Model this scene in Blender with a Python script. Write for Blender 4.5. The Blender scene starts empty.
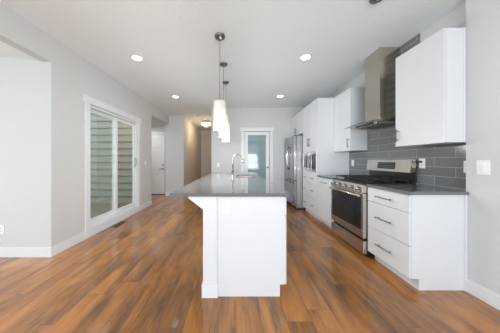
import bpy, bmesh, math, random
from mathutils import Vector, Matrix
random.seed(4)
S = bpy.context.scene
C = S.collection
PI = math.pi

# ------------------------------------------------------------------ camera
cam_d = bpy.data.cameras.new('camera')
cam = bpy.data.objects.new('camera', cam_d); C.objects.link(cam)
cam.location = (0, 0, 1.2); cam.rotation_euler = (PI/2, 0, 0)
cam_d.sensor_width = 36; cam_d.lens = 36*183/500
cam_d.shift_x = 0.028; cam_d.shift_y = -0.012
cam_d.clip_start = 0.05
S.camera = cam

# ------------------------------------------------------------------ world, daylight, exposure
S.view_settings.view_transform = 'Standard'; S.view_settings.look = 'None'
S.view_settings.gamma = 1; S.view_settings.exposure = 1.07; S.view_settings.use_curve_mapping = False
w = bpy.data.worlds.new('world'); S.world = w; w.use_nodes = True
wn = w.node_tree.nodes['Background']
wn.inputs[0].default_value = (0.86, 0.93, 1.0, 1); wn.inputs[1].default_value = 1.3

def area(name, loc, rot, sx, sy, power, col=(1, 1, 1)):
    l = bpy.data.lights.new(name, 'AREA'); l.shape = 'RECTANGLE'; l.size = sx; l.size_y = sy
    l.energy = power; l.color = col
    o = bpy.data.objects.new(name, l); C.objects.link(o); o.location = loc; o.rotation_euler = rot
    return o
# daylight entering through the big windows behind the camera and in the bay, and the glass door
area('daylight_rear', (0.0, -3.75, 1.15), (PI/2+0.75, 0, 0), 3.4, 1.6, 122, (0.89, 0.94, 1.0))
area('daylight_bay', (-4.95, -0.2, 1.55), (PI/2-0.25, 0, -PI/2), 3.4, 1.8, 43, (0.88, 0.96, 1.0))

# ------------------------------------------------------------------ materials
MATS = {}
def mat(name, col, rough=0.5, metal=0.0, bump=None, spec=0.5, emit=None, estr=0, coat=0):
    m = bpy.data.materials.new(name); m.use_nodes = True
    nt = m.node_tree; b = nt.nodes['Principled BSDF']
    b.inputs['Base Color'].default_value = (*col, 1)
    b.inputs['Roughness'].default_value = rough
    b.inputs['Metallic'].default_value = metal
    b.inputs['Specular IOR Level'].default_value = spec
    b.inputs['Coat Weight'].default_value = coat
    if emit:
        b.inputs['Emission Color'].default_value = (*emit, 1); b.inputs['Emission Strength'].default_value = estr
    # every surface carries a faint procedural variation
    tc = nt.nodes.new('ShaderNodeTexCoord'); nz = nt.nodes.new('ShaderNodeTexNoise')
    nz.inputs['Scale'].default_value = bump[0] if bump else 6.0
    nz.inputs['Detail'].default_value = 4
    nt.links.new(tc.outputs['Object'], nz.inputs['Vector'])
    mr = nt.nodes.new('ShaderNodeMapRange')
    mr.inputs['To Min'].default_value = max(0, rough-0.03); mr.inputs['To Max'].default_value = min(1, rough+0.03)
    nt.links.new(nz.outputs['Fac'], mr.inputs['Value']); nt.links.new(mr.outputs[0], b.inputs['Roughness'])
    if bump:
        bp = nt.nodes.new('ShaderNodeBump'); bp.inputs['Strength'].default_value = bump[1]
        bp.inputs['Distance'].default_value = bump[2]
        nt.links.new(nz.outputs['Fac'], bp.inputs['Height']); nt.links.new(bp.outputs[0], b.inputs['Normal'])
    MATS[name] = m
    return m

mat('wall_paint', (0.615, 0.63, 0.63), 0.75, bump=(180, 0.08, 0.001), spec=0.25)
mat('hall_paint', (0.64, 0.60, 0.55), 0.8, spec=0.2)
mat('ceiling_paint', (0.82, 0.87, 0.90), 0.9, bump=(55, 0.5, 0.006), spec=0.1)
mat('trim_white', (0.75, 0.775, 0.80), 0.4)
mat('cabinet_white', (0.71, 0.73, 0.755), 0.38)
mat('cabinet_edge', (0.70, 0.72, 0.74), 0.45)
mat('toe_kick_white', (0.70, 0.725, 0.75), 0.5)
mat('dark_gap', (0.03, 0.03, 0.032), 0.7)
mat('black_iron', (0.018, 0.018, 0.02), 0.45)
mat('black_enamel', (0.02, 0.021, 0.024), 0.15)
mat('oven_glass', (0.012, 0.013, 0.015), 0.06, spec=0.8)
mat('chrome', (0.36, 0.36, 0.36), 0.14, 1.0)
mat('nickel', (0.25, 0.24, 0.225), 0.28, 1.0)
mat('brass', (0.62, 0.48, 0.28), 0.3, 1.0)
mat('plastic_white', (0.83, 0.83, 0.82), 0.4)
mat('plastic_slot', (0.25, 0.25, 0.25), 0.6)
mat('vinyl_white', (0.80, 0.83, 0.86), 0.35)
mat('vinyl_grey', (0.45, 0.47, 0.48), 0.45)
mat('siding', (0.44, 0.41, 0.34), 0.7)
mat('deck_wood', (0.23, 0.18, 0.13), 0.75)
mat('cord_black', (0.015, 0.015, 0.016), 0.5)
mat('vent_brown', (0.10, 0.055, 0.03), 0.45, 0.3)
mat('display', (0.02, 0.022, 0.025), 0.1)
mat('display_text', (0.25, 0.3, 0.32), 0.4)
mat('grass', (0.12, 0.20, 0.07), 0.95)
mat('lens_glow', (1, 1, 1), 0.4, emit=(1, 0.98, 0.95), estr=3)
mat('crystal_glow', (1, 0.85, 0.6), 0.3, emit=(1.0, 0.78, 0.45), estr=2.2)
mat('bulb_glow', (1, 1, 1), 0.4, emit=(1, 0.95, 0.86), estr=3)

def stainless(name, col, rough, axis):
    m = mat(name, col, rough, 1.0); nt = m.node_tree; b = nt.nodes['Principled BSDF']
    tc = nt.nodes.new('ShaderNodeTexCoord'); mp = nt.nodes.new('ShaderNodeMapping')
    sc = [400, 400, 400]; sc[axis] = 4
    mp.inputs['Scale'].default_value = sc
    nz = nt.nodes.new('ShaderNodeTexNoise'); nz.inputs['Scale'].default_value = 1
    nt.links.new(tc.outputs['Object'], mp.inputs[0]); nt.links.new(mp.outputs[0], nz.inputs['Vector'])
    bp = nt.nodes.new('ShaderNodeBump'); bp.inputs['Strength'].default_value = 0.06; bp.inputs['Distance'].default_value = 0.001
    nt.links.new(nz.outputs['Fac'], bp.inputs['Height']); nt.links.new(bp.outputs[0], b.inputs['Normal'])
    return m
stainless('steel', (0.60, 0.57, 0.53), 0.26, 1)
stainless('steel_hood', (0.60, 0.55, 0.47), 0.17, 2)
stainless('steel_fridge', (0.40, 0.41, 0.43), 0.22, 2)
stainless('fridge_side', (0.42, 0.43, 0.44), 0.4, 2)

def quartz():
    m = mat('quartz', (0.15, 0.16, 0.17), 0.06, spec=0.35); nt = m.node_tree; b = nt.nodes['Principled BSDF']
    tc = nt.nodes.new('ShaderNodeTexCoord'); nz = nt.nodes.new('ShaderNodeTexNoise')
    nz.inputs['Scale'].default_value = 260; nz.inputs['Detail'].default_value = 3
    cr = nt.nodes.new('ShaderNodeValToRGB')
    cr.color_ramp.elements[0].position = 0.35; cr.color_ramp.elements[0].color = (0.13, 0.138, 0.148, 1)
    cr.color_ramp.elements[1].position = 0.7; cr.color_ramp.elements[1].color = (0.21, 0.222, 0.235, 1)
    nt.links.new(tc.outputs['Object'], nz.inputs['Vector']); nt.links.new(nz.outputs['Fac'], cr.inputs[0])
    nt.links.new(cr.outputs[0], b.inputs['Base Color'])
quartz()

def math_n(nt, op, a, b=None):
    n = nt.nodes.new('ShaderNodeMath'); n.operation = op
    for i, v in enumerate((a, b)):
        if v is None: continue
        if isinstance(v, (int, float)): n.inputs[i].default_value = v
        else: nt.links.new(v, n.inputs[i])
    return n.outputs[0]

def floor_mat(name='plank_floor', PW=0.19, PL=1.22):
    m = bpy.data.materials.new(name); m.use_nodes = True; MATS[name] = m
    nt = m.node_tree; b = nt.nodes['Principled BSDF']; L = nt.links.new
    tc = nt.nodes.new('ShaderNodeTexCoord'); sx = nt.nodes.new('ShaderNodeSeparateXYZ')
    L(tc.outputs['Object'], sx.inputs[0]); X, Y = sx.outputs[0], sx.outputs[1]
    u = math_n(nt, 'DIVIDE', X, PW); row = math_n(nt, 'FLOOR', u); fu = math_n(nt, 'FRACT', u)
    wn1 = nt.nodes.new('ShaderNodeTexWhiteNoise'); wn1.noise_dimensions = '1D'; L(row, wn1.inputs['W'])
    v = math_n(nt, 'ADD', math_n(nt, 'DIVIDE', Y, PL), wn1.outputs['Value'])
    colm = math_n(nt, 'FLOOR', v); fv = math_n(nt, 'FRACT', v)
    cb = nt.nodes.new('ShaderNodeCombineXYZ'); L(row, cb.inputs[0]); L(colm, cb.inputs[1])
    wn2 = nt.nodes.new('ShaderNodeTexWhiteNoise'); wn2.noise_dimensions = '2D'; L(cb.outputs[0], wn2.inputs['Vector'])
    rnd = wn2.outputs['Value']
    # grain: noise stretched along the plank, shifted per plank
    g = nt.nodes.new('ShaderNodeCombineXYZ')
    L(math_n(nt, 'MULTIPLY', X, 5.5), g.inputs[0]); L(math_n(nt, 'MULTIPLY', Y, 1.1), g.inputs[1])
    L(math_n(nt, 'MULTIPLY', rnd, 37.0), g.inputs[2])
    n1 = nt.nodes.new('ShaderNodeTexNoise'); n1.inputs['Scale'].default_value = 1.0; n1.inputs['Detail'].default_value = 6
    n1.inputs['Roughness'].default_value = 0.6; n1.inputs['Distortion'].default_value = 0.7
    L(g.outputs[0], n1.inputs['Vector'])
    g2 = nt.nodes.new('ShaderNodeCombineXYZ')
    L(math_n(nt, 'MULTIPLY', X, 90.0), g2.inputs[0]); L(math_n(nt, 'MULTIPLY', Y, 5.0), g2.inputs[1]); L(math_n(nt, 'MULTIPLY', rnd, 91.0), g2.inputs[2])
    n2 = nt.nodes.new('ShaderNodeTexNoise'); n2.inputs['Scale'].default_value = 1.0; n2.inputs['Detail'].default_value = 3
    L(g2.outputs[0], n2.inputs['Vector'])
    cr = nt.nodes.new('ShaderNodeValToRGB'); e = cr.color_ramp.elements
    e[0].position = 0.26; e[0].color = (0.130, 0.064, 0.030, 1)
    e[1].position = 0.74; e[1].color = (0.60, 0.25, 0.066, 1)
    k = e.new(0.39); k.color = (0.225, 0.104, 0.040, 1)
    k = e.new(0.52); k.color = (0.40, 0.165, 0.046, 1)
    f = math_n(nt, 'ADD', n1.outputs['Fac'], math_n(nt, 'MULTIPLY', math_n(nt, 'SUBTRACT', rnd, 0.5), 0.10))
    f = math_n(nt, 'ADD', f, math_n(nt, 'MULTIPLY', math_n(nt, 'SUBTRACT', n2.outputs['Fac'], 0.5), 0.30))
    L(f, cr.inputs[0])
    # seams
    eu = math_n(nt, 'MINIMUM', fu, math_n(nt, 'SUBTRACT', 1.0, fu)); eu = math_n(nt, 'MULTIPLY', eu, PW)
    ev = math_n(nt, 'MINIMUM', fv, math_n(nt, 'SUBTRACT', 1.0, fv)); ev = math_n(nt, 'MULTIPLY', ev, PL)
    ed = math_n(nt, 'MINIMUM', eu, ev)
    seam = math_n(nt, 'LESS_THAN', ed, 0.0014)
    mx = nt.nodes.new('ShaderNodeMixRGB'); mx.inputs[2].default_value = (0.07, 0.035, 0.02, 1)
    L(math_n(nt, 'MULTIPLY', seam, 0.7), mx.inputs[0]); L(cr.outputs[0], mx.inputs[1]); L(mx.outputs[0], b.inputs['Base Color'])
    mr = nt.nodes.new('ShaderNodeMapRange'); mr.inputs['To Min'].default_value = 0.26; mr.inputs['To Max'].default_value = 0.38
    L(n2.outputs['Fac'], mr.inputs['Value']); L(mr.outputs[0], b.inputs['Roughness'])
    bp = nt.nodes.new('ShaderNodeBump'); bp.inputs['Strength'].default_value = 0.12; bp.inputs['Distance'].default_value = 0.001
    L(math_n(nt, 'SUBTRACT', n2.outputs['Fac'], seam), bp.inputs['Height']); L(bp.outputs[0], b.inputs['Normal'])
    b.inputs['Specular IOR Level'].default_value = 0.2; b.inputs['Coat Weight'].default_value = 0.7; b.inputs['Coat Roughness'].default_value = 0.09; b.inputs['Coat IOR'].default_value = 1.55
floor_mat()

def tile_mat():
    m = bpy.data.materials.new('glazed_tile'); m.use_nodes = True; MATS['glazed_tile'] = m
    nt = m.node_tree; b = nt.nodes['Principled BSDF']; L = nt.links.new
    tc = nt.nodes.new('ShaderNodeTexCoord'); sx = nt.nodes.new('ShaderNodeSeparateXYZ'); L(tc.outputs['Object'], sx.inputs[0])
    cb = nt.nodes.new('ShaderNodeCombineXYZ')
    L(math_n(nt, 'ADD', sx.outputs[1], -1.849+4.2), cb.inputs[0]); L(math_n(nt, 'ADD', sx.outputs[2], -1.232+2*1.032), cb.inputs[1])
    br = nt.nodes.new('ShaderNodeTexBrick'); br.offset = 0.5; br.offset_frequency = 2
    br.inputs['Scale'].default_value = 1; br.inputs['Brick Width'].default_value = 0.4; br.inputs['Row Height'].default_value = 0.1032
    br.inputs['Mortar Size'].default_value = 0.0022; br.inputs['Mortar Smooth'].default_value = 0.1
    br.inputs['Color1'].default_value = (0.155, 0.168, 0.168, 1); br.inputs['Color2'].default_value = (0.185, 0.20, 0.20, 1)
    br.inputs['Mortar'].default_value = (0.42, 0.43, 0.42, 1); br.inputs['Bias'].default_value = 0
    L(cb.outputs[0], br.inputs['Vector']); L(br.outputs['Color'], b.inputs['Base Color'])
    mr = nt.nodes.new('ShaderNodeMapRange'); mr.inputs['To Min'].default_value = 0.12; mr.inputs['To Max'].default_value = 0.7
    L(br.outputs['Fac'], mr.inputs['Value']); L(mr.outputs[0], b.inputs['Roughness'])
    bp = nt.nodes.new('ShaderNodeBump'); bp.invert = True; bp.inputs['Distance'].default_value = 0.002; bp.inputs['Strength'].default_value = 0.5
    L(br.outputs['Fac'], bp.inputs['Height']); L(bp.outputs[0], b.inputs['Normal'])
tile_mat()

def mix_glass(name, tint, gloss_col, base, rough=0.02, trans=0.8):
    """thin pane: see-through, with mirror reflection growing at grazing angles"""
    m = bpy.data.materials.new(name); m.use_nodes = True; MATS[name] = m
    nt = m.node_tree; nt.nodes.remove(nt.nodes['Principled BSDF']); L = nt.links.new
    out = nt.nodes['Material Output']
    t = nt.nodes.new('ShaderNodeBsdfTransparent'); t.inputs[0].default_value = (*tint, 1)
    g = nt.nodes.new('ShaderNodeBsdfGlossy'); g.inputs['Color'].default_value = (*gloss_col, 1); g.inputs['Roughness'].default_value = rough
    fr = nt.nodes.new('ShaderNodeFresnel'); fr.inputs['IOR'].default_value = 1.5
    ge = nt.nodes.new('ShaderNodeNewGeometry')     # the far side of the pane adds no second (total) reflection
    fac = math_n(nt, 'MULTIPLY', math_n(nt, 'ADD', math_n(nt, 'MULTIPLY', fr.outputs[0], 1.3), base), math_n(nt, 'SUBTRACT', 1.0, ge.outputs['Backfacing']))
    mx = nt.nodes.new('ShaderNodeMixShader'); L(fac, mx.inputs[0]); L(t.outputs[0], mx.inputs[1]); L(g.outputs[0], mx.inputs[2])
    L(mx.outputs[0], out.inputs[0])
mix_glass('window_glass', (0.86, 0.90, 0.88), (1, 1, 1), 0.02)
mix_glass('hood_glass', (0.55, 0.60, 0.60), (1, 1, 1), 0.10)

def frosted():
    m = bpy.data.materials.new('frosted_glass'); m.use_nodes = True; MATS['frosted_glass'] = m
    nt = m.node_tree; b = nt.nodes['Principled BSDF']
    b.inputs['Base Color'].default_value = (0.22, 0.31, 0.33, 1); b.inputs['Roughness'].default_value = 0.06
    b.inputs['Specular IOR Level'].default_value = 0.6
frosted()
def veil():  # see-through pale tint for the sheet that lightens the fixed door pane
    m = bpy.data.materials.new('veil_tint'); m.use_nodes = True; MATS['veil_tint'] = m
    nt = m.node_tree; b = nt.nodes['Principled BSDF']; L = nt.links.new
    b.inputs['Base Color'].default_value = (0.75, 0.82, 0.86, 1); b.inputs['Roughness'].default_value = 0.6; b.inputs['Alpha'].default_value = 0.13
veil()
def shade():
    m = bpy.data.materials.new('opal_glass'); m.use_nodes = True; MATS['opal_glass'] = m
    nt = m.node_tree; b = nt.nodes['Principled BSDF']; L = nt.links.new; out = nt.nodes['Material Output']
    b.inputs['Base Color'].default_value = (0.9, 0.89, 0.87, 1); b.inputs['Roughness'].default_value = 0.2
    tr = nt.nodes.new('ShaderNodeBsdfTranslucent'); tr.inputs[0].default_value = (1, 0.97, 0.92, 1)
    mx = nt.nodes.new('ShaderNodeMixShader'); mx.inputs[0].default_value = 0.45
    L(b.outputs[0], mx.inputs[1]); L(tr.outputs[0], mx.inputs[2]); L(mx.outputs[0], out.inputs[0])
shade()
mat('opal_inner', (1, 0.96, 0.9), 0.4, emit=(1, 0.95, 0.87), estr=0.75)

# ------------------------------------------------------------------ mesh helpers
class MB:
    """collects shapes, in world coordinates, into one mesh"""
    def __init__(s): s.bm = bmesh.new()
    def box(s, x0, x1, y0, y1, z0, z1, bev=0.0):
        t = bmesh.new(); bmesh.ops.create_cube(t, size=1)
        for v in t.verts:
            v.co = Vector(((x0+x1)/2+v.co.x*(x1-x0), (y0+y1)/2+v.co.y*(y1-y0), (z0+z1)/2+v.co.z*(z1-z0)))
        if bev: bmesh.ops.bevel(t, geom=list(t.edges), offset=bev, segments=2, affect='EDGES', profile=0.5)
        return s._add(t)
    def _add(s, t):
        bmesh.ops.recalc_face_normals(t, faces=t.faces)
        me = bpy.data.meshes.new('tmp'); t.to_mesh(me); t.free(); s.bm.from_mesh(me); bpy.data.meshes.remove(me); return s
    def cyl(s, p0, p1, r0, r1=None, seg=20, cap=True):
        r1 = r0 if r1 is None else r1
        p0, p1 = Vector(p0), Vector(p1); d = p1-p0
        t = bmesh.new(); bmesh.ops.create_cone(t, cap_ends=cap, segments=seg, radius1=r0, radius2=r1, depth=d.length)
        q = d.to_track_quat('Z', 'Y').to_matrix().to_4x4()
        bmesh.ops.transform(t, matrix=Matrix.Translation((p0+p1)/2) @ q, verts=t.verts)
        for f in t.faces: f.smooth = len(f.verts) == 4
        return s._add(t)
    def lathe(s, c, prof, seg=32, axis='Z'):
        t = bmesh.new(); rings = []
        for r, z in prof:
            rings.append([t.verts.new((r*math.cos(2*PI*i/seg), r*math.sin(2*PI*i/seg), z)) for i in range(seg)])
        for a, b in zip(rings, rings[1:]):
            for i in range(seg):
                f = t.faces.new((a[i], a[(i+1) % seg], b[(i+1) % seg], b[i])); f.smooth = True
        for rg in (rings[0], rings[-1]):
            if (rg[0].co.xy.length) > 1e-4: t.faces.new(rg)
        bmesh.ops.remove_doubles(t, verts=t.verts, dist=1e-6)
        R = {'Z': Matrix.Identity(4), '-X': Matrix.Rotation(-PI/2, 4, 'Y'), '-Y': Matrix.Rotation(PI/2, 4, 'X'), '-Z': Matrix.Rotation(PI, 4, 'X')}[axis]
        bmesh.ops.transform(t, matrix=Matrix.Translation(c) @ R, verts=t.verts)
        return s._add(t)
    def tube(s, pts, r, seg=12):
        pts = [Vector(p) for p in pts]; t = bmesh.new(); rings = []; up = None
        for i, p in enumerate(pts):
            d = (pts[min(i+1, len(pts)-1)]-pts[max(i-1, 0)]).normalized()
            if up is None: up = Vector((0, 1, 0)) if abs(d.y) < 0.9 else Vector((1, 0, 0))
            a = d.cross(up).normalized(); b = a.cross(d).normalized(); up = b
            rr = r[i] if isinstance(r, (list, tuple)) else r
            rings.append([t.verts.new(p+rr*(math.cos(2*PI*k/seg)*a+math.sin(2*PI*k/seg)*b)) for k in range(seg)])
        for a, b in zip(rings, rings[1:]):
            for i in range(seg):
                f = t.faces.new((a[i], a[(i+1) % seg], b[(i+1) % seg], b[i])); f.smooth = True
        t.faces.new(rings[0]); t.faces.new(rings[-1])
        return s._add(t)
    def prism(s, poly, axis, a0, a1):
        """poly: 2D points in the two other axes (in xyz order), extruded along axis"""
        def P(p, a):
            return {'X': (a, p[0], p[1]), 'Y': (p[0], a, p[1]), 'Z': (p[0], p[1], a)}[axis]
        t = bmesh.new(); A = [t.verts.new(P(p, a0)) for p in poly]; B = [t.verts.new(P(p, a1)) for p in poly]
        t.faces.new(A); t.faces.new(B)
        for i in range(len(poly)):
            t.faces.new((A[i], A[(i+1) % len(poly)], B[(i+1) % len(poly)], B[i]))
        return s._add(t)
    def hole_slab(s, o, h, z0, z1):
        """rectangular slab o=(x0,x1,y0,y1) with a rectangular hole h"""
        t = bmesh.new()
        def ring(r, z): return [t.verts.new((r[0], r[2], z)), t.verts.new((r[1], r[2], z)), t.verts.new((r[1], r[3], z)), t.verts.new((r[0], r[3], z))]
        ot, ht, ob, hb = ring(o, z1), ring(h, z1), ring(o, z0), ring(h, z0)
        for i in range(4):
            j = (i+1) % 4
            t.faces.new((ot[i], ot[j], ht[j], ht[i])); t.faces.new((ob[i], ob[j], hb[j], hb[i]))
            t.faces.new((ot[i], ot[j], ob[j], ob[i])); t.faces.new((ht[i], ht[j], hb[j], hb[i]))
        return s._add(t)
    def build(s, name, m, parent=None, loc=None):
        me = bpy.data.meshes.new(name)
        off = Vector((0, 0, 0))
        if parent is not None: off = parent.matrix_basis.translation if parent.parent is None else wloc(parent)
        elif loc is not None: off = Vector(loc)
        for v in s.bm.verts: v.co -= off
        s.bm.to_mesh(me); s.bm.free()
        me.materials.append(MATS[m] if isinstance(m, str) else m)
        o = bpy.data.objects.new(name, me); C.objects.link(o)
        if parent is not None: o.parent = parent
        elif loc is not None: o.location = loc
        return o
def wloc(o):
    v = Vector((0, 0, 0))
    while o: v += Vector(o.location); o = o.parent
    return v
def thing(name, label, cat, loc, group=None):
    o = bpy.data.objects.new(name, None); C.objects.link(o); o.location = loc; o.empty_display_size = 0.1
    o['label'] = label; o['category'] = cat
    if group: o['group'] = group
    return o
def tag(o, label, cat, group=None):
    o['label'] = label; o['category'] = cat
    if group: o['group'] = group
    return o
def struct(name, mb, m):
    o = mb.build(name, m); o['kind'] = 'structure'; return o
def dup(root, loc, label):
    r = root.copy(); C.objects.link(r); r.location = loc; r['label'] = label
    for ch in list(root.children):
        c = ch.copy(); C.objects.link(c); c.parent = r
        for g in list(ch.children):
            d = g.copy(); C.objects.link(d); d.parent = c
    return r

# ------------------------------------------------------------------ setting
H = 2.74; LX = -2.30; RX = 2.12; KX = 2.23; FY = 5.33; BY = -3.3; BX = -4.5
struct('floor', MB().box(-4.7, 2.6, BY-0.2, 2.40, -0.1, 0).box(-2.42, 2.6, 2.40, 4.98, -0.1, 0).box(-4.7, 2.6, 4.98, 9.8, -0.1, 0), 'plank_floor')
struct('ceiling', MB().box(-2.42, 2.6, BY-0.2, 9.8, H, H+0.12), 'ceiling_paint')
# bay ceiling slopes gently up away from the header; entry nook has a dropped flat ceiling
struct('ceiling_bay', MB().prism([(-2.42, 2.445), (-4.7, 2.68), (-4.7, 2.9), (-2.42, 2.9)], 'Y', BY-0.2, 2.278), 'ceiling_paint')
struct('ceiling_entry', MB().box(-4.7, -2.42, 4.86, 6.6, 2.44, 2.6), 'wall_paint')
# left wall with the sliding door opening
WY0, WY1, WZ0, WZ1 = 2.87, 4.28, 0.12, 2.09
struct('wall_left', MB().box(LX-0.12, LX, 2.278, WY0, 0, H).box(LX-0.12, LX, WY1, 4.98, 0, H)
       .box(LX-0.12, LX, WY0, WY1, WZ1, H).box(LX-0.12, LX, WY0, WY1, 0, WZ0)
       .box(LX-0.12, LX, 4.98, 6.26, 2.44, H).box(LX-0.12, LX, BY, 2.278, 2.43, H), 'wall_paint')
struct('wall_bay_front', MB().box(-4.62, LX-0.12, 2.278, 2.40, 0, 2.9), 'wall_paint')
def wall_with_hole_x(name, x0, x1, y0, y1, z1, oy0, oy1, oz0, oz1):
    struct(name, MB().box(x0, x1, y0, oy0, 0, z1).box(x0, x1, oy1, y1, 0, z1).box(x0, x1, oy0, oy1, 0, oz0).box(x0, x1, oy0, oy1, oz1, z1), 'wall_paint')
wall_with_hole_x('wall_bay_side', -4.62, -4.5, BY, 2.278, 2.9, -1.9, 1.5, 0.55, 2.35)
struct('wall_rear', MB().box(-4.62, -1.7, BY-0.12, BY, 0, 2.9).box(1.7, 2.3, BY-0.12, BY, 0, 2.9)
       .box(-1.7, 1.7, BY-0.12, BY, 0, 0.6).box(-1.7, 1.7, BY-0.12, BY, 2.45, 2.9), 'wall_paint')
struct('wall_right', MB().box(RX, RX+0.25, BY-0.12, 1.687, 0, H), 'wall_paint')
struct('wall_kitchen', MB().box(KX, KX+0.14, 1.687, FY+0.12, 0, H), 'wall_paint')
# pantry wall with doorway, hallway, entry nook
PX0, PX1, PZ = 0.235, 0.985, 2.05
struct('wall_pantry', MB().box(-0.714, PX0, FY, FY+0.12, 0, H).box(PX1, KX, FY, FY+0.12, 0, H).box(PX0, PX1, FY, FY+0.12, PZ, H), 'wall_paint')
struct('wall_pantry_inner', MB().box(-0.55, 2.3, 7.0, 7.1, 0, H), 'wall_paint')
struct('wall_hall_right', MB().box(-0.714, -0.594, FY+0.12, 9.4, 0, H), 'hall_paint')
struct('wall_hall_left', MB().box(-1.91, -1.79, 6.38, 9.4, 0, H), 'hall_paint')
struct('wall_hall_end', MB().box(-1.91, -0.594, 9.4, 9.52, 0, H), 'hall_paint')
struct('wall_entry', MB().box(-2.42, -1.79, 6.26, 6.38, 0, H).box(-4.62, -2.42, 6.5, 6.62, 0, 2.44), 'wall_paint')
struct('wall_entry_side', MB().box(-4.62, -4.5, 4.98, 6.5, 0, 2.44), 'wall_paint')
struct('wall_entry_front', MB().box(-4.62, -2.42, 4.86, 4.98, 0, 2.44), 'wall_paint')

# baseboards
def baseb(name, *boxes):
    mb = MB()
    for b in boxes: mb.box(*b, bev=0.003)
    return struct(name, mb, 'trim_white')
baseb('baseboard_left', (LX, LX+0.014, 2.268, 2.783, 0, 0.12), (LX, LX+0.014, 4.375, 4.98, 0, 0.12))
baseb('baseboard_bay', (-4.5, LX+0.0135, 2.264, 2.278, 0, 0.12))
baseb('baseboard_right', (RX-0.014, RX, BY, 1.687, 0, 0.12))
baseb('baseboard_pantry', (-0.714, 0.14, FY-0.014, FY, 0, 0.12), (1.085, 1.38, FY-0.014, FY, 0, 0.12))
baseb('baseboard_entry', (-2.40, -1.79, 6.246, 6.26, 0, 0.12))
baseb('baseboard_hall', (-1.79, -1.776, 6.26, 9.4, 0, 0.12), (-0.728, -0.714, FY, 7.0, 0, 0.12))

# ------------------------------------------------------------------ sliding glass door in the left wall
cx = LX+0.018
casing = MB().box(LX, cx, 2.783, 2.872, 0, 2.09, 0.003).box(LX, cx, 4.278, 4.372, 0, 2.09, 0.003)
casing.box(LX, cx+0.008, 2.755, 4.40, 2.09, 2.185, 0.003).box(LX, cx+0.014, 2.745, 4.41, 2.185, 2.20, 0.002)
casing.box(LX, LX+0.014, 2.872, 4.278, 0, 0.13, 0.002)
d = struct('trim_1', casing, 'trim_white')
def rect_frame_x(mb, x0, x1, y0, y1, z0, z1, t, tb=None, bev=0.003):
    tb = tb or t
    mb.box(x0, x1, y0, y0+t, z0, z1, bev).box(x0, x1, y1-t, y1, z0, z1, bev)
    mb.box(x0, x1, y0+t-0.001, y1-t+0.001, z0, z0+tb, bev).box(x0, x1, y0+t-0.001, y1-t+0.001, z1-t, z1, bev); return mb
door = struct('door_1', rect_frame_x(MB(), -2.41, -2.325, WY0, WY1, 0.12, WZ1, 0.035, 0.05), 'vinyl_white')
door['label'] = 'white vinyl sliding glass patio door'
mid = (WY0+WY1)/2
sf = rect_frame_x(MB(), -2.365, -2.335, mid-0.035, WY1-0.035, 0.17, WZ1-0.035, 0.07).build('sliding_panel', 'vinyl_white', door)
MB().box(-2.352, -2.347, mid+0.03, WY1-0.10, 0.235, WZ1-0.10).build('glass_pane', 'window_glass', sf)
ff = rect_frame_x(MB(), -2.400, -2.37, WY0+0.035, mid+0.035, 0.17, WZ1-0.035, 0.07).build('fixed_panel', 'vinyl_white', door)
MB().box(-2.387, -2.382, WY0+0.10, mid-0.03, 0.235, WZ1-0.10).build('glass_pane', 'window_glass', ff)
MB().box(-2.334, -2.315, WY1-0.085, WY1-0.055, 1.05, 1.27, 0.005).box(-2.32, -2.29, WY1-0.078, WY1-0.062, 1.08, 1.24, 0.004).build('door_handle', 'vinyl_grey', door)
MB().box(-2.338, -2.328, WY0+0.035, WY1-0.035, WZ1-0.06, WZ1-0.036, 0.002).build('track', 'vinyl_grey', door)
sc = MB().box(-2.4075, -2.4065, WY0+0.05, mid-0.02, 0.19, WZ1-0.05)
sc.build('pale_veil', 'veil_tint', door)  # added pale sheet; the fixed pane's lighter, hazy look is put into its colour

# outside: deck, lap siding of the entry wall, lawn
struct('deck_outside', MB().box(-9, -2.42, 2.40, 4.86, -0.05, 0.08), 'deck_wood')
sd = MB(); z = -0.1
while z < 3.0:
    sd.prism([(4.86, z), (4.818, z), (4.818, z+0.012), (4.848, z+0.18), (4.86, z+0.18)], 'X', -9, -2.42); z += 0.18
sid = struct('wall_siding', sd, 'siding')
struct('wall_neighbour_siding', (lambda mb: [mb.prism([(-9.2, z0*0.18-0.1), (-9.0, z0*0.18-0.1), (-9.03, z0*0.18+0.08), (-9.2, z0*0.18+0.08)], 'Y', -6, 4.82) for z0 in range(22)] and mb)(MB()), 'siding')
struct('ground_outside', MB().box(-30, 30, -30, 30, -0.5, -0.4), 'grass')
# deck railing by the left
rl = thing('deck_railing', 'white deck railing outside the sliding glass door', 'railing', (-4.4, 3.6, -0.02))
for yy in (2.5, 4.7): MB().box(-4.45, -4.36, yy-0.045, yy+0.045, -0.02, 1.05, 0.004).build('post', 'vinyl_white', rl)
MB().box(-4.44, -4.37, 2.545, 4.655, 0.96, 1.02, 0.004).build('top_rail', 'vinyl_white', rl)
MB().box(-4.43, -4.38, 2.545, 4.655, 0.08, 0.13, 0.004).build('bottom_rail', 'vinyl_white', rl)
for k in range(16):
    yy = 2.66+k*0.125
    MB().box(-4.415, -4.395, yy-0.01, yy+0.01, 0.13, 0.96).build('baluster', 'vinyl_white', rl)

# windows behind the camera
wf = MB()
for a in (-1.7, -0.58, 0.54, 1.66):
    wf.box(a, a+0.06 if a < 1.6 else 1.7, BY-0.10, BY-0.03, 0.6, 2.45)
wf.box(-1.7, 1.7, BY-0.10, BY-0.03, 0.6, 0.66).box(-1.7, 1.7, BY-0.10, BY-0.03, 2.39, 2.45).box(-1.7, 1.7, BY-0.10, BY-0.03, 1.05, 1.10)
struct('window_1', wf, 'vinyl_white')
wf = rect_frame_x(MB(), -4.60, -4.53, -1.9, 1.5, 0.55, 2.35, 0.06).box(-4.60, -4.53, -0.24, -0.16, 0.6, 2.3)
struct('window_2', wf, 'vinyl_white')

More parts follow.
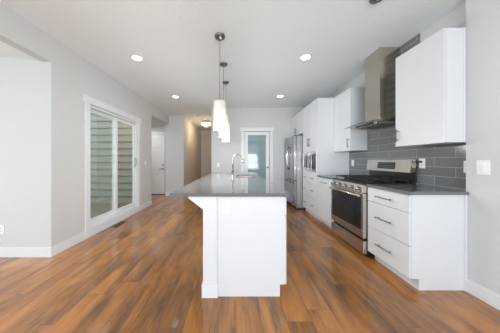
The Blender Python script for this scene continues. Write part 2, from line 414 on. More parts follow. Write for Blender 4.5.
# ------------------------------------------------------------------ pantry door
struct('trim_2', MB().box(0.147, PX0+0.002, FY-0.018, FY, 0, 2.05, 0.003).box(PX1-0.002, 1.077, FY-0.018, FY, 0, 2.05, 0.003)
       .box(0.125, 1.10, FY-0.024, FY, 2.05, 2.15, 0.003).box(0.115, 1.11, FY-0.03, FY, 2.15, 2.168, 0.002), 'trim_white')
pd = MB()
x0, x1 = PX0+0.012, PX1-0.012
pd.box(x0, x0+0.10, FY+0.012, FY+0.048, 0.01, 2.04, 0.002).box(x1-0.10, x1, FY+0.012, FY+0.048, 0.01, 2.04, 0.002)
pd.box(x0+0.0995, x1-0.0995, FY+0.012, FY+0.048, 1.94, 2.04, 0.002).box(x0+0.0995, x1-0.0995, FY+0.012, FY+0.048, 0.01, 0.25, 0.002)
pdo = struct('door_2', pd, 'trim_white'); pdo['label'] = 'white pantry door with a tall frosted glass pane'
MB().box(x0+0.1, x1-0.1, FY+0.026, FY+0.034, 0.25, 1.94).build('glass_pane', 'frosted_glass', pdo)
MB().lathe((x1-0.05, FY+0.011, 1.0), [(0.0, 0.062), (0.020, 0.058), (0.027, 0.045), (0.022, 0.030), (0.010, 0.022), (0.010, 0.008), (0.028, 0.006), (0.028, 0.0), (0, 0)], 24, '-Y').build('door_knob', 'nickel', pdo)

# entry door in the nook
ex0, ex1 = -3.38, -2.51
struct('trim_3', MB().box(ex0-0.09, ex0, 6.482, 6.5, 0, 2.12, 0.003).box(ex1, ex1+0.085, 6.482, 6.5, 0, 2.12, 0.003).box(ex0-0.09, ex1+0.085, 6.48, 6.5, 2.121, 2.21, 0.003), 'trim_white')
ed = MB().box(ex0+0.004, ex1-0.006, 6.470, 6.498, 0.02, 2.11, 0.002)
edo = struct('door_3', ed, 'trim_white'); edo['label'] = 'white panelled entry door in the nook'
for (a0, a1) in ((0.0, 0.5), (0.5, 1.0)):
    for (z0, z1) in ((0.2, 0.75), (0.87, 1.55), (1.66, 2.0)):
        w_ = (ex1-ex0-0.24); xa = ex0+0.11+a0*w_+(0.02 if a0 else 0); xb = ex0+0.11+a1*w_-(0 if a0 else 0.02)
        fr = MB()
        fr.box(xa, xb, 6.463, 6.470, z0, z0+0.025, 0.002).box(xa, xb, 6.463, 6.470, z1-0.025, z1, 0.002)
        fr.box(xa, xa+0.025, 6.463, 6.470, z0+0.02, z1-0.02, 0.002).box(xb-0.025, xb, 6.463, 6.470, z0+0.02, z1-0.02, 0.002)
        fr.build('door_panel', 'trim_white', edo)
MB().lathe((-2.58, 6.469, 1.045), [(0.028, 0.0), (0.028, 0.016), (0.012, 0.020), (0, 0.020)], 20, '-Y').build('deadbolt', 'nickel', edo)
MB().lathe((-2.58, 6.469, 0.90), [(0.028, 0.0), (0.028, 0.01), (0.011, 0.014), (0.011, 0.05), (0, 0.05)], 20, '-Y').box(-2.70, -2.57, 6.415, 6.430, 0.89, 0.912, 0.005).build('door_handle', 'nickel', edo)
MB().box(ex0, ex1, 6.44, 6.50, 0.0, 0.02).build('threshold', 'vent_brown', edo)

# hall end: doorway trim and door on the far wall
struct('trim_4', MB().box(-1.15, -1.07, 9.385, 9.4, 0, 2.1, 0.003).box(-1.15, -0.72, 9.382, 9.4, 2.1, 2.19, 0.003), 'hall_paint')
hd = struct('door_4', MB().box(-1.068, -0.74, 9.375, 9.398, 0.01, 2.095, 0.002), 'trim_white')

# ------------------------------------------------------------------ backsplash (tiles run up to the ceiling behind the hood)
struct('wall_backsplash', MB().box(KX-0.010, KX-0.0005, 1.69, 3.588, 0.915, 1.369).box(KX-0.010, KX-0.0005, 2.215, 3.075, 1.369, H-0.001), 'glazed_tile')

# ------------------------------------------------------------------ kitchen cabinets
FX = 1.60   # face of doors and drawers
def handle_h(parent, x, y0, y1, z, r=0.0055, name='handle'):      # horizontal bar, sticks out in -X
    return MB().cyl((x-0.030, y0, z), (x-0.030, y1, z), r, seg=12).cyl((x, y0+0.03, z), (x-0.030, y0+0.03, z), r*0.8, seg=8).cyl((x, y1-0.03, z), (x-0.030, y1-0.03, z), r*0.8, seg=8).build(name, 'nickel', parent)
def handle_v(parent, x, y, z0, z1, r=0.0055):
    return MB().cyl((x-0.030, y, z0), (x-0.030, y, z1), r, seg=12).cyl((x, y, z0+0.025), (x-0.030, y, z0+0.025), r*0.8, seg=8).cyl((x, y, z1-0.025), (x-0.030, y, z1-0.025), r*0.8, seg=8).build('handle', 'nickel', parent)
def front(parent, name, y0, y1, z0, z1, x=FX):
    return MB().box(x, x+0.019, y0+0.0015, y1-0.0015, z0, z1, 0.0015).build(name, 'cabinet_white', parent)

# near drawer unit
y0, y1 = 1.69, 2.225
bc = thing('base_cabinet', 'white three-drawer base cabinet at the near end of the kitchen run', 'cabinet', (1.9, 1.96, 0))
MB().box(1.621, KX-0.012, y0+0.019, y1, 0.105, 0.884).build('carcass', 'cabinet_edge', bc)
MB().prism([(1.620, 0.105), (1.690, 0.105), (1.690, 0.0), (KX-0.012, 0.0), (KX-0.012, 0.884), (1.620, 0.884)], 'Y', y0, y0+0.018).build('end_panel', 'cabinet_white', bc)
MB().box(1.690, 1.708, y0+0.019, y1, 0.0, 0.104).build('toe_kick', 'toe_kick_white', bc)
for (za, zb, zh) in ((0.106, 0.404, 0.256), (0.409, 0.712, 0.56), (0.717, 0.876, 0.796)):
    dr = front(bc, 'drawer', y0, y1, za, zb); handle_h(dr, FX, 1.862, 2.072, zh)
MB().box(2.104, 2.119, 1.676, 1.689, 0.0, 0.884).build('filler_strip', 'trim_white', bc)

# near wall cabinet
uc = thing('wall_cabinet', 'large white wall cabinet right of the range hood', 'cabinet', (2.07, 1.95, 1.37))
UX = 1.925
MB().box(UX+0.021, KX-0.012, 1.695, 2.21, 1.37, 2.43, 0.001).build('carcass', 'cabinet_white', uc)
dd = MB().box(UX, UX+0.019, 1.6955, 2.2085, 1.366, 2.43, 0.0015).build('door', 'cabinet_white', uc)
handle_v(dd, UX, 2.165, 1.42, 1.57)
MB().box(2.102, 2.119, 1.688, 1.6945, 1.37, 2.43).build('filler_strip', 'trim_white', uc)

# far base unit between range and tower
y0, y1 = 2.998, 3.585
fc = thing('base_cabinet', 'narrow white base cabinet between the range and the tall microwave cabinet', 'cabinet', (1.9, 3.29, 0))
MB().box(1.621, KX-0.012, y0, y1, 0.105, 0.884).build('carcass', 'cabinet_edge', fc)
MB().box(1.690, 1.708, y0, y1, 0.0, 0.104).build('toe_kick', 'toe_kick_white', fc)
dr = front(fc, 'drawer', y0, y1, 0.717, 0.876); handle_h(dr, FX, 3.19, 3.40, 0.80)
front(fc, 'door', y0, y1, 0.106, 0.712)

# far wall cabinet
uf = thing('wall_cabinet', 'smaller white wall cabinet left of the range hood', 'cabinet', (2.07, 3.33, 1.37))
MB().box(UX+0.021, KX-0.012, 3.085, 3.585, 1.37, 2.43, 0.001).build('carcass', 'cabinet_white', uf)
dd = MB().box(UX, UX+0.019, 3.0855, 3.584, 1.366, 2.43, 0.0015).build('door', 'cabinet_white', uf)
handle_v(dd, UX, 3.12, 1.42, 1.58)

# tall cabinet with built in microwave
y0, y1 = 3.59, 4.39
tc = thing('tall_cabinet', 'tall white cabinet housing the microwave beside the fridge', 'cabinet', (1.9, 3.99, 0))
t_ = MB().box(1.621, 2.22, y0+0.02, y1-0.02, 0.105, 0.965).box(1.621, 2.22, y0+0.02, y1-0.02, 1.385, 2.428)
t_.build('carcass', 'cabinet_edge', tc)
for (a, b) in ((y0, y0+0.019), (y1-0.019, y1)):
    MB().prism([(1.602, 0.105), (1.672, 0.105), (1.672, 0), (2.22, 0), (2.22, 2.43), (1.602, 2.43)], 'Y', a, b).build('side_panel', 'cabinet_white', tc)
MB().box(1.675, 1.69, y0+0.02, y1-0.02, 0, 0.104).build('toe_kick', 'toe_kick_white', tc)
for (za, zb, zh) in ((0.106, 0.405, 0.256), (0.41, 0.705, 0.568), (0.71, 0.955, 0.825)):
    dr = front(tc, 'drawer', y0+0.019, y1-0.019, za, zb)
    handle_h(dr, FX, 3.76, 3.90, zh); handle_h(dr, FX, 4.16, 4.30, zh)
ym = (y0+y1)/2
for (a, b, yh) in ((y0+0.019, ym, ym-0.045), (ym, y1-0.019, ym+0.045)):
    dd = front(tc, 'door', a, b, 1.395, 2.428); handle_v(dd, FX, yh, 1.50, 1.68)

mw = thing('microwave', 'built-in stainless microwave in the tall white cabinet', 'microwave', (1.75, 3.99, 0.968))
MB().box(1.63, 2.05, 3.64, 4.34, 0.968, 1.382).build('body', 'black_enamel', mw)
rect_frame_x(MB(), 1.588, 1.628, 3.615, 4.365, 0.968, 1.383, 0.045).build('trim_frame', 'steel', mw)
md = rect_frame_x(MB(), 1.578, 1.60, 3.83, 4.32, 1.013, 1.338, 0.03).build('door', 'steel', mw)
MB().box(1.586, 1.598, 3.86, 4.29, 1.043, 1.308).build('door_window', 'oven_glass', md)
MB().box(1.58, 1.60, 3.665, 3.825, 1.013, 1.338, 0.002).build('control_panel', 'display', mw)
MB().cyl((1.552, 3.845, 1.05), (1.552, 3.845, 1.30), 0.007, seg=12).cyl((1.552, 3.845, 1.07), (1.579, 3.845, 1.07), 0.005, seg=8).cyl((1.552, 3.845, 1.28), (1.579, 3.845, 1.28), 0.005, seg=8).build('handle', 'steel', md)

# cabinet above the fridge
y0, y1 = 4.395, 5.325
oc = thing('overhead_cabinet', 'white two-door cabinet above the fridge', 'cabinet', (1.9, 4.86, 1.86))
MB().box(1.621, 2.22, y0, y1, 1.86, 2.428).build('carcass', 'cabinet_edge', oc)
for (a, b, yh) in ((y0, 4.86, 4.82), (4.86, y1, 4.90)):
    dd = front(oc, 'door', a, b, 1.858, 2.428); handle_v(dd, FX, yh, 1.90, 2.05)

# refrigerator
fr = thing('refrigerator', 'stainless french-door fridge with bottom freezer beside the tall cabinet', 'refrigerator', (1.8, 4.86, 0))
MB().box(1.47, 2.18, 4.415, 5.305, 0.05, 1.80, 0.006).build('cabinet_body', 'fridge_side', fr)
for (a, b, nm) in ((4.413, 4.857, 'door'), (4.863, 5.307, 'door')):
    o = MB().box(1.40, 1.463, a, b, 0.715, 1.80, 0.012).build(nm, 'steel_fridge', fr)
    yh = 4.825 if a < 4.6 else 4.895
    pts = [(1.40-0.055*math.sin(PI*t/10)**0.6 if 0 < t < 10 else 1.40, yh, 0.95+0.62*t/10) for t in range(11)]
    MB().tube(pts, 0.011).build('handle', 'chrome', o)
fz = MB().box(1.40, 1.463, 4.413, 5.307, 0.09, 0.707, 0.012).build('freezer_drawer', 'steel_fridge', fr)
pts = [(1.40-0.055*math.sin(PI*t/10)**0.6 if 0 < t < 10 else 1.40, 4.47+0.78*t/10, 0.645) for t in range(11)]
MB().tube(pts, 0.012).build('handle', 'chrome', fz)
MB().box(1.46, 1.472, 4.43, 5.29, 0.10, 1.79).build('door_gasket', 'dark_gap', fr)
MB().box(1.48, 2.15, 4.43, 5.29, 0.0, 0.052).build('base_grille', 'dark_gap', fr)
for yy in (4.45, 5.22): MB().box(1.42, 1.60, yy, yy+0.05, 1.80, 1.822, 0.004).build('hinge_cover', 'dark_gap', fr)

# kitchen worktops
tag(MB().prism([(1.585, 1.665), (2.118, 1.665), (2.118, 1.690), (KX-0.011, 1.690), (KX-0.011, 2.226), (1.585, 2.226)], 'Z', 0.886, 0.915).build('countertop', 'quartz', None, (1.9, 1.95, 0.886)),
    'grey quartz countertop on the near drawer cabinet', 'countertop')
tag(MB().box(1.585, KX-0.011, 2.996, 3.587, 0.886, 0.915, 0.002).build('countertop', 'quartz', None, (1.9, 3.29, 0.886)),
    'short grey quartz countertop between the range and the tall cabinet', 'countertop')

# ------------------------------------------------------------------ gas range
ry0, ry1 = 2.232, 2.990; rm = (ry0+ry1)/2
rg = thing('gas_range', 'stainless gas range with black oven glass between the base cabinets', 'range', (1.9, rm, 0))
MB().box(1.60, 2.19, ry0+0.002, ry1-0.002, 0.07, 0.895).build('body', 'black_enamel', rg)
MB().box(1.585, 2.19, ry0, ry1, 0.896, 0.922, 0.004).build('cooktop', 'black_enamel', rg)
MB().box(1.555, 1.60, ry0+0.004, ry1-0.004, 0.055, 0.212, 0.004).build('warming_drawer', 'steel', rg)
od = MB()
od.box(1.553, 1.60, ry0+0.004, ry1-0.004, 0.245, 0.335, 0.004)
od.box(1.553, 1.60, ry0+0.004, ry1-0.004, 0.765, 0.795, 0.004)
od.box(1.553, 1.60, ry0+0.004, ry0+0.045, 0.334, 0.766).box(1.553, 1.60, ry1-0.045, ry1-0.004, 0.334, 0.766)
odo = od.build('oven_door', 'steel', rg)
MB().box(1.551, 1.598, ry0+0.0455, ry1-0.0455, 0.3355, 0.7645).build('door_glass', 'oven_glass', odo)
MB().box(1.5495, 1.5515, ry0+0.13, ry1-0.13, 0.40, 0.68).build('door_window', 'display', odo)
MB().tube([(1.545, ry0+0.035, 0.755), (1.523, ry0+0.035, 0.765), (1.515, ry0+0.05, 0.765)], 0.009).tube([(1.545, ry1-0.035, 0.755), (1.523, ry1-0.035, 0.765), (1.515, ry1-0.05, 0.765)], 0.009).cyl((1.515, ry0+0.03, 0.765), (1.515, ry1-0.03, 0.765), 0.014).build('handle', 'steel', odo)
MB().lathe((1.5525, rm, 0.29), [(0.0, 0.003), (0.013, 0.003), (0.0145, 0.0), (0, 0)], 20, '-X').build('badge', 'chrome', odo)
# sloping knob panel with five knobs
cp = MB().prism([(1.545, 0.805), (1.60, 0.805), (1.60, 0.896), (1.575, 0.896)], 'Y', ry0+0.003, ry1-0.003).build('knob_panel', 'steel', rg)
for k in range(5):
    yy = ry0+0.085+k*(ry1-ry0-0.17)/4
    kb = MB().cyl((1.560, yy, 0.852), (1.515, yy, 0.838), 0.023, 0.019, seg=24).box(1.508, 1.52, yy-0.004, yy+0.004, 0.824, 0.852, 0.002).build('knob', 'chrome', cp)
# backguard with display
bgp = [(2.150, 1.045), (2.205, 1.045), (2.205, 1.215), (2.165, 1.215)]
bg = MB().prism([(2.125, 1.050), (2.20, 1.050), (2.20, 1.212), (2.150, 1.212)], 'Y', ry0+0.004, ry1-0.004).build('backguard', 'steel', rg)
MB().prism([(2.165, 0.923), (2.20, 0.923), (2.20, 1.049), (2.165, 1.049)], 'Y', ry0+0.02, ry1-0.02).build('back_vent', 'black_enamel', rg)
def slope_x(z): return 2.125+(z-1.05)*0.025/0.162
MB().prism([(slope_x(1.085)-0.003, 1.085), (slope_x(1.085)+0.01, 1.085), (slope_x(1.175)+0.01, 1.175), (slope_x(1.175)-0.003, 1.175)], 'Y', rm-0.15, rm+0.15).build('display', 'display', bg)
dg = MB()
for (zz, n) in ((1.155, 7), (1.13, 9), (1.105, 9)):
    for i in range(n):
        yy = rm-0.125+i*0.25/(n-1)
        dg.box(slope_x(zz)-0.005, slope_x(zz)-0.002, yy-0.007, yy+0.007, zz-0.003, zz+0.003)
dg.build('display_markings', 'display_text', bg)
# burners and grates
for (bx, by, r) in ((1.74, ry0+0.17, 0.045), (1.74, ry1-0.17, 0.05), (2.02, ry0+0.17, 0.038), (2.02, ry1-0.17, 0.042), (1.88, rm, 0.05)):
    MB().lathe((bx, by, 0.9215), [(r+0.02, 0), (r+0.02, 0.004), (r, 0.008), (r, 0.018), (r-0.01, 0.022), (0, 0.022)], 24).build('burner', 'black_iron', rg)
gw = (ry1-ry0-0.04)/3
for k in range(3):
    a = ry0+0.02+k*gw+0.004; b = a+gw-0.008; g = MB(); zt0, zt1 = 0.950, 0.964
    for yy in (a, b-0.012): g.box(1.625, 2.14, yy, yy+0.012, zt0, zt1, 0.002)
    for xx in (1.625, 1.876, 2.128): g.box(xx, xx+0.012, a, b, zt0, zt1, 0.002)
    m_ = (a+b)/2
    for xx in (1.75, 2.01):
        g.box(xx-0.085, xx-0.025, m_-0.005, m_+0.005, zt0, zt1+0.004).box(xx+0.025, xx+0.085, m_-0.005, m_+0.005, zt0, zt1+0.004)
        g.box(xx-0.005, xx+0.005, a, m_-0.03, zt0, zt1+0.004).box(xx-0.005, xx+0.005, m_+0.03, b, zt0, zt1+0.004)
    for xx in (1.628, 2.126):
        for yy in (a+0.002, b-0.012): g.box(xx, xx+0.01, yy, yy+0.01, 0.9225, zt0+0.002)
    g.build('grate', 'black_iron', rg)
for (xx, yy) in ((1.64, ry0+0.05), (1.64, ry1-0.08), (2.1, ry0+0.05), (2.1, ry1-0.08)):
    MB().cyl((xx, yy+0.015, 0), (xx, yy+0.015, 0.0705), 0.014).build('foot', 'black_iron', rg)

# ------------------------------------------------------------------ range hood
hd_ = thing('range_hood', 'stainless chimney range hood with curved glass canopy above the range', 'range hood', (2.0, 2.62, 1.66))
MB().box(1.95, KX-0.011, 2.48, 2.76, 1.775, H-0.001, 0.002).build('chimney', 'steel_hood', hd_)
MB().box(1.84, KX-0.011, 2.40, 2.84, 1.686, 1.722, 0.004).build('fan_housing', 'steel', hd_)
g = bmesh.new(); TOPZ = 1.766; nx = 8
def arc_z(x, y): return TOPZ-0.042*((KX-x)/0.5)**2-0.018*((y-2.615)/0.38)**2
def outline(y): return 1.735+0.02*((y-2.615)/0.38)**2
n = 20; top = []; bot = []
for i in range(n+1):
    y = 2.24+0.75*i/n; x0_ = outline(y); xs = [x0_+(KX-0.012-x0_)*k/nx for k in range(nx+1)]
    top.append([g.verts.new((x, y, arc_z(x, y))) for x in xs]); bot.append([g.verts.new((x, y, arc_z(x, y)-0.006)) for x in xs])
for i in range(n):
    for k in range(nx):
        for sh_ in (top, bot):
            f = g.faces.new((sh_[i][k], sh_[i][k+1], sh_[i+1][k+1], sh_[i+1][k])); f.smooth = True
    for k in (0, nx): g.faces.new((top[i][k], top[i+1][k], bot[i+1][k], bot[i][k]))
for i in (0, n):
    for k in range(nx): g.faces.new((top[i][k], top[i][k+1], bot[i][k+1], bot[i][k]))
mb = MB(); mb._add(g); mb.build('glass_canopy', 'hood_glass', hd_)
MB().box(1.935, KX-0.011, 2.44, 2.80, 1.7225, 1.775, 0.002).build('collar', 'steel', hd_)
cpn = MB().box(1.828, 1.842, 2.46, 2.78, 1.689, 1.720, 0.002).build('control_strip', 'black_enamel', hd_)
for k in range(5):
    MB().cyl((1.828, 2.54+k*0.04, 1.705), (1.822, 2.54+k*0.04, 1.705), 0.007, seg=14).build('button', 'chrome', cpn)
for yy in (2.415, 2.625):
    fl = MB().box(1.87, 2.17, yy, yy+0.20, 1.681, 1.686)
    for k in range(9): fl.box(1.885+k*0.032, 1.893+k*0.032, yy+0.01, yy+0.19, 1.677, 1.681)
    fl.build('grease_filter', 'nickel', hd_)

# ------------------------------------------------------------------ island
IY0, IY1 = 1.615, 4.32
isl = thing('kitchen_island', 'long white kitchen island with square corner post and toe kick', 'island', (0.05, 2.97, 0))
MB().box(-0.255, 0.405, IY0+0.02, 3.0-0.06, 0.105, 0.884).box(-0.255, 0.405, 3.81, IY1-0.02, 0.105, 0.884).box(-0.255, 0.405, 2.94, 3.81, 0.105, 0.66).box(-0.255, -0.05, 2.94, 3.81, 0.66, 0.884).build('carcass', 'cabinet_edge', isl)
MB().prism([(-0.165, 0.0), (0.388, 0.0), (0.388, 0.105), (0.424, 0.105), (0.424, 0.884), (-0.165, 0.884)], 'Y', IY0, IY0+0.019).build('end_panel', 'cabinet_white', isl)
MB().prism([(-0.255, 0.0), (0.388, 0.0), (0.388, 0.105), (0.424, 0.105), (0.424, 0.884), (-0.255, 0.884)], 'Y', IY1-0.019, IY1).build('end_panel', 'cabinet_white', isl)
MB().box(-0.275, -0.2555, IY0+0.10, IY1-0.10, 0.0, 0.884).build('back_panel', 'cabinet_white', isl)
MB().box(0.372, 0.388, IY0+0.02, IY1-0.02, 0, 0.104).build('toe_kick', 'toe_kick_white', isl)
for (ya, yb) in ((IY0-0.012, IY0+0.099), (IY1-0.099, IY1)):
    MB().box(-0.289, -0.166, ya, yb, 0.118, 0.884, 0.0015).build('corner_post', 'cabinet_white', isl)
    MB().box(-0.300, -0.158, ya-0.010, yb+0.01 if ya < 2 else yb+0.01, 0.0, 0.118, 0.003).build('post_base', 'trim_white', isl)
for yy in (IY0+0.005, 2.925, IY1-0.095):
    MB().prism([(-0.2895, 0.765), (-0.2895, 0.884), (-0.425, 0.884), (-0.425, 0.868)], 'Y', yy, yy+0.085).build('corbel', 'trim_white', isl)
# fronts on the working side
ys = [IY0+0.001, 2.22, 2.82, 3.88, IY1-0.001]
def ifront(name, a, b, z0, z1): return MB().box(0.4255, 0.445, a+0.0015, b-0.0015, z0, z1, 0.0015).build(name, 'cabinet_white', isl)
def ih_h(p, a, b, z): MB().cyl((0.475, a, z), (0.475, b, z), 0.0055, seg=12).cyl((0.445, a+0.03, z), (0.475, a+0.03, z), 0.0045, seg=8).cyl((0.445, b-0.03, z), (0.475, b-0.03, z), 0.0045, seg=8).build('handle', 'nickel', p)
def ih_v(p, y, a, b): MB().cyl((0.475, y, a), (0.475, y, b), 0.0055, seg=12).cyl((0.445, y, a+0.03), (0.475, y, a+0.03), 0.0045, seg=8).cyl((0.445, y, b-0.03), (0.475, y, b-0.03), 0.0045, seg=8).build('handle', 'nickel', p)
o = ifront('drawer', ys[0], ys[1], 0.717, 0.876); ih_h(o, 1.87, 1.97, 0.80)
o = ifront('door', ys[0], ys[1], 0.106, 0.712); ih_v(o, 2.16, 0.5, 0.66)
o = ifront('drawer', ys[1], ys[2], 0.717, 0.876); ih_h(o, 2.42, 2.62, 0.80)
o = ifront('door', ys[1], ys[2], 0.106, 0.712); ih_v(o, 2.76, 0.5, 0.66)
o = ifront('door', ys[2], 3.35, 0.106, 0.876); ih_v(o, 3.30, 0.62, 0.78)
o = ifront('door', 3.35, ys[3], 0.106, 0.876); ih_v(o, 3.40, 0.62, 0.78)
o = ifront('door', ys[3], ys[4], 0.106, 0.876); ih_v(o, 3.94, 0.62, 0.78)

# island worktop with sink cut-out
SX0, SX1, SY0, SY1 = 0.0, 0.38, 2.99, 3.74
tag(MB().hole_slab((-0.576, 0.466, 1.585, 4.35), (SX0, SX1, SY0, SY1), 0.886, 0.915).build('countertop', 'quartz', None, (-0.05, 2.97, 0.886)),
    'long grey quartz countertop on the kitchen island', 'countertop')
sk = thing('sink', 'undermount stainless sink in the island countertop', 'sink', (0.19, 3.365, 0.67))
t = 0.006
bs = MB().box(SX0-0.004, SX1+0.004, SY0-0.004, SY1+0.004, 0.68, 0.686)
bs.box(SX0-0.004, SX0+t-0.004, SY0-0.004, SY1+0.004, 0.686, 0.885).box(SX1-t+0.004, SX1+0.004, SY0-0.004, SY1+0.004, 0.686, 0.885)
bs.box(SX0, SX1, SY0-0.004, SY0+t-0.004, 0.686, 0.885).box(SX0, SX1, SY1-t+0.004, SY1+0.004, 0.686, 0.885)
bs.build('basin', 'steel', sk)
MB().lathe((0.19, 3.365, 0.686), [(0.045, 0), (0.045, 0.003), (0.03, 0.004), (0.028, 0.001), (0, 0.001)], 24).build('drain', 'chrome', sk)

fa = thing('faucet', 'tall chrome gooseneck faucet on the island by the sink', 'faucet', (-0.06, 3.33, 0.915))
MB().lathe((-0.06, 3.33, 0.915), [(0.032, 0), (0.032, 0.006), (0.024, 0.012), (0.022, 0.11), (0.014, 0.125), (0.013, 0.14), (0, 0.14)], 24).build('body', 'chrome', fa)
pts = [(-0.06, 3.33, 1.05), (-0.06, 3.33, 1.15), (-0.06, 3.33, 1.225)]
for k in range(1, 12):
    a = PI-k*PI/11*0.97
    pts.append((0.03+0.09*math.cos(a), 3.33, 1.225+0.09*math.sin(a)))
pts.append((0.122, 3.33, 1.205))
MB().tube(pts, 0.011, 14).build('spout', 'chrome', fa)
MB().cyl((0.122, 3.33, 1.207), (0.124, 3.33, 1.150), 0.0135, 0.015, seg=18).build('spray_head', 'chrome', fa)
MB().tube([(-0.062, 3.31, 0.985), (-0.062, 3.285, 0.99), (-0.065, 3.262, 1.01), (-0.07, 3.245, 1.055)], [0.008, 0.007, 0.006, 0.005]).build('lever', 'chrome', fa)

# ------------------------------------------------------------------ pendants
def pendant(loc, label):
    x, y, z = loc
    p = thing('pendant_light', label, 'pendant light', loc, 'pendant lights above the island')
    MB().lathe((x, y, z), [(0.065, 0.0), (0.065, 0.012), (0.058, 0.024), (0.02, 0.030), (0, 0.030)], 32, '-Z').build('canopy', 'nickel', p)
    MB().cyl((x, y, z-0.029), (x, y, 1.952), 0.0032, seg=8).build('rod', 'nickel', p)
    MB().lathe((x, y, 1.90), [(0.0, 0.055), (0.010, 0.055), (0.016, 0.045), (0.022, 0.032), (0.022, 0.005), (0, 0.005)], 24).build('socket_cap', 'nickel', p)
    sh = MB().lathe((x, y, 1.58), [(0.078, 0.0), (0.078, 0.342), (0.072, 0.350), (0.02, 0.352), (0.02, 0.347), (0.070, 0.345), (0.074, 0.340), (0.074, 0.0), (0.078, 0.0)], 40)
    s_ = sh.build('shade', 'opal_glass', p)
    MB().lathe((x, y, 1.592), [(0.062, 0.0), (0.062, 0.19), (0.055, 0.20), (0.02, 0.20)], 32).build('inner_diffuser', 'opal_inner', s_)
    return p
X_P = -0.20
pl = pendant((X_P, 2.264, H), 'nearest of the three white glass cylinder pendants above the island')
for (y, lb) in ((2.92, 'middle of the three white glass cylinder pendants above the island'), (3.60, 'farthest of the three white glass cylinder pendants above the island')):
    dup(pl, (X_P, y, H), lb)
for i, y in enumerate((2.264, 2.92, 3.60)):
    l = bpy.data.lights.new('pendant_bulb', 'POINT'); l.energy = 12; l.color = (1, 0.98, 0.95); l.shadow_soft_size = 0.075
    o = bpy.data.objects.new('pendant_bulb', l); C.objects.link(o); o.location = (X_P, y, 1.52)

# ------------------------------------------------------------------ recessed lights
def downlight(x, y, label):
    p = thing('recessed_light', label, 'ceiling light', (x, y, H), 'recessed ceiling lights')
    MB().lathe((x, y, H), [(0.092, 0.0), (0.092, 0.003), (0.088, 0.006), (0.070, 0.006), (0.066, 0.0)], 36, '-Z').build('trim_ring', 'trim_white', p)
    MB().lathe((x, y, H), [(0.068, 0.0), (0.068, 0.0035), (0.0, 0.0045)], 36, '-Z').build('lens', 'lens_glow', p)
    return p
spots = [(-1.485, 2.75, 'recessed ceiling light, nearer of the two on the left, toward the sliding door'), (1.04, 2.73, 'recessed ceiling light, nearer of the two on the right, toward the range hood'),
         (-1.46, 4.42, 'recessed ceiling light, farther of the two on the left, by the entry opening'), (1.06, 4.38, 'recessed ceiling light, farther of the two on the right, before the pantry door')]
p0 = downlight(*spots[0])
for (x, y, lb) in spots[1:]: dup(p0, (x, y, H), lb)

cd = thing('ceiling_canopy', 'dark nickel round canopy on the ceiling at the top edge of the photo', 'ceiling canopy', (1.33, 1.72, H))
MB().lathe((1.33, 1.72, H), [(0.065, 0.0), (0.065, 0.012), (0.058, 0.022), (0.02, 0.028), (0, 0.028)], 32, '-Z').build('canopy', 'nickel', cd)
MB().lathe((1.33, 1.72, H-0.027), [(0.012, 0), (0.012, 0.012), (0.006, 0.02), (0, 0.02)], 16, '-Z').build('finial', 'nickel', cd)

# hall: flush light and smoke detector
fx, fy = -1.17, 7.15
fl = thing('flush_light', 'small crystal drum ceiling light glowing in the hallway', 'ceiling light', (fx, fy, H))
MB().lathe((fx, fy, H), [(0.07, 0), (0.07, 0.02), (0.02, 0.03), (0.02, 0.06), (0, 0.06)], 24, '-Z').build('canopy', 'brass', fl)
dm = MB()
for k in range(24):
    a = 2*PI*k/24; c = Vector((fx+0.16*math.cos(a), fy+0.16*math.sin(a), 0))
    dm.cyl((c.x, c.y, H-0.18), (c.x, c.y, H-0.075), 0.017, seg=6)
dm.build('crystal_drum', 'crystal_glow', fl)
MB().lathe((fx, fy, H-0.062), [(0.165, 0), (0.178, 0.002), (0.178, 0.014), (0.14, 0.014), (0.02, 0.008), (0.02, 0.0)], 32, '-Z').lathe((fx, fy, H-0.18), [(0.178, 0), (0.178, 0.012), (0.145, 0.012), (0.145, 0.0), (0.178, 0.0)], 32, '-Z').build('metal_ring', 'brass', fl)
l = bpy.data.lights.new('hall_lamp', 'POINT'); l.energy = 8; l.color = (1.0, 0.80, 0.6); l.shadow_soft_size = 0.08
o = bpy.data.objects.new('hall_lamp', l); C.objects.link(o); o.location = (fx, fy, H-0.26)
sm = thing('smoke_detector', 'round smoke detector on the ceiling at the hallway entrance', 'smoke detector', (-1.27, 6.26, H))
MB().lathe((-1.27, 6.26, H), [(0.065, 0), (0.065, 0.02), (0.05, 0.035), (0, 0.037)], 28, '-Z').build('housing', 'plastic_white', sm)
MB().lathe((-1.27, 6.26, H-0.037), [(0.02, 0), (0.02, 0.003), (0, 0.003)], 16, '-Z').build('vent_cap', 'brass', sm)
# added fill light under the entry nook ceiling
area('entry_fill', (-3.3, 5.8, 2.40), (0, 0, 0), 0.5, 0.5, 6, (1, 0.97, 0.93))

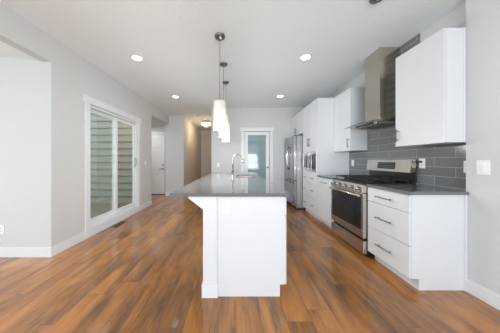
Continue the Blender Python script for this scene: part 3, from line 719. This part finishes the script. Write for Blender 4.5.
# ------------------------------------------------------------------ outlets and switches
def plate(kind, label, c, normal, w_=0.072, h_=0.116, style='outlet', cat='outlet', group=None):
    """plate on a wall: normal '-X', '+X' or '-Y'"""
    p = thing(kind, label, cat, c, group); x, y, z = c
    def bx(mb, u0, u1, d0, d1, z0, z1, bev=0.0):
        if normal == '-X': return mb.box(x-d1, x-d0, y+u0, y+u1, z+z0, z+z1, bev)
        if normal == '+X': return mb.box(x+d0, x+d1, y+u0, y+u1, z+z0, z+z1, bev)
        return mb.box(x+u0, x+u1, y-d1, y-d0, z+z0, z+z1, bev)
    bx(MB(), -w_/2, w_/2, 0.0, 0.006, -h_/2, h_/2, 0.002).build('cover_plate', 'plastic_white', p)
    if style == 'outlet':
        f = bx(MB(), -0.017, 0.017, 0.006, 0.008, -0.034, 0.034).build('socket_face', 'plastic_white', p)
        for dz in (-0.018, 0.018):
            for (ua, ub, hh) in ((-0.008, -0.005, 0.005), (0.005, 0.008, 0.004)):
                bx(MB(), ua, ub, 0.008, 0.0085, dz-hh, dz+hh).build('slot', 'plastic_slot', f)
    else:
        bx(MB(), -0.017, 0.017, 0.006, 0.011, -0.034, 0.034, 0.002).build('rocker', 'plastic_white', p)
    return p
plate('light_switch', 'white rocker light switch on the wall at the right edge, past the countertop', (RX, 1.567, 1.14), '-X', style='switch', cat='light switch', w_=0.086, h_=0.125)
plate('light_switch', 'white light switch on the left wall between sliding door and entry opening', (LX, 4.64, 1.14), '+X', style='switch', cat='light switch')
plate('light_switch', 'white light switch on the pantry wall beside the hallway opening', (-0.52, FY, 1.07), '-Y', style='switch', cat='light switch')
plate('wall_outlet', 'white wall outlet low on the bright wall at the left edge', (-2.915, 2.278, 0.34), '-Y')
plate('wall_outlet', 'white outlet on the grey backsplash left of the range backguard', (KX-0.010, 3.475, 1.155), '-X')
po = plate('wall_outlet', 'white outlet on the grey tile right of the range, black plug in it', (KX-0.010, 2.18, 1.165), '-X', w_=0.07)
plate('wall_outlet', 'white outlet at the far right end of the tile, mostly hidden by the wall corner', (KX-0.010, 1.757, 1.14), '-X', w_=0.05)
plate('wall_outlet', 'white outlet high on the end panel of the island', (-0.085, IY0, 0.79), '-Y')
pc = MB().box(2.185, 2.2105, 2.172, 2.196, 1.172, 1.198, 0.004)
pc.tube([(2.19, 2.186, 1.182), (2.175, 2.192, 1.165), (2.172, 2.202, 1.13), (2.178, 2.216, 1.08), (2.188, 2.222, 1.02), (2.186, 2.217, 0.93)], 0.0055, 8)
tag(pc.build('power_cord', 'cord_black', None, (2.19, 2.2, 1.0)), 'black power cord hanging from the backsplash outlet beside the range', 'cord')

# floor vent
fv = thing('floor_vent', 'brown floor register in front of the sliding glass door', 'floor vent', (-2.19, 3.43, 0))
MB().hole_slab((-2.245, -2.135, 3.27, 3.59), (-2.232, -2.148, 3.285, 3.575), 0.0, 0.004).build('frame', 'vent_brown', fv)
lv = MB()
for k in range(14): lv.box(-2.231, -2.149, 3.29+k*0.0205, 3.298+k*0.0205, 0.0005, 0.0035)
lv.build('louvres', 'vent_brown', fv)
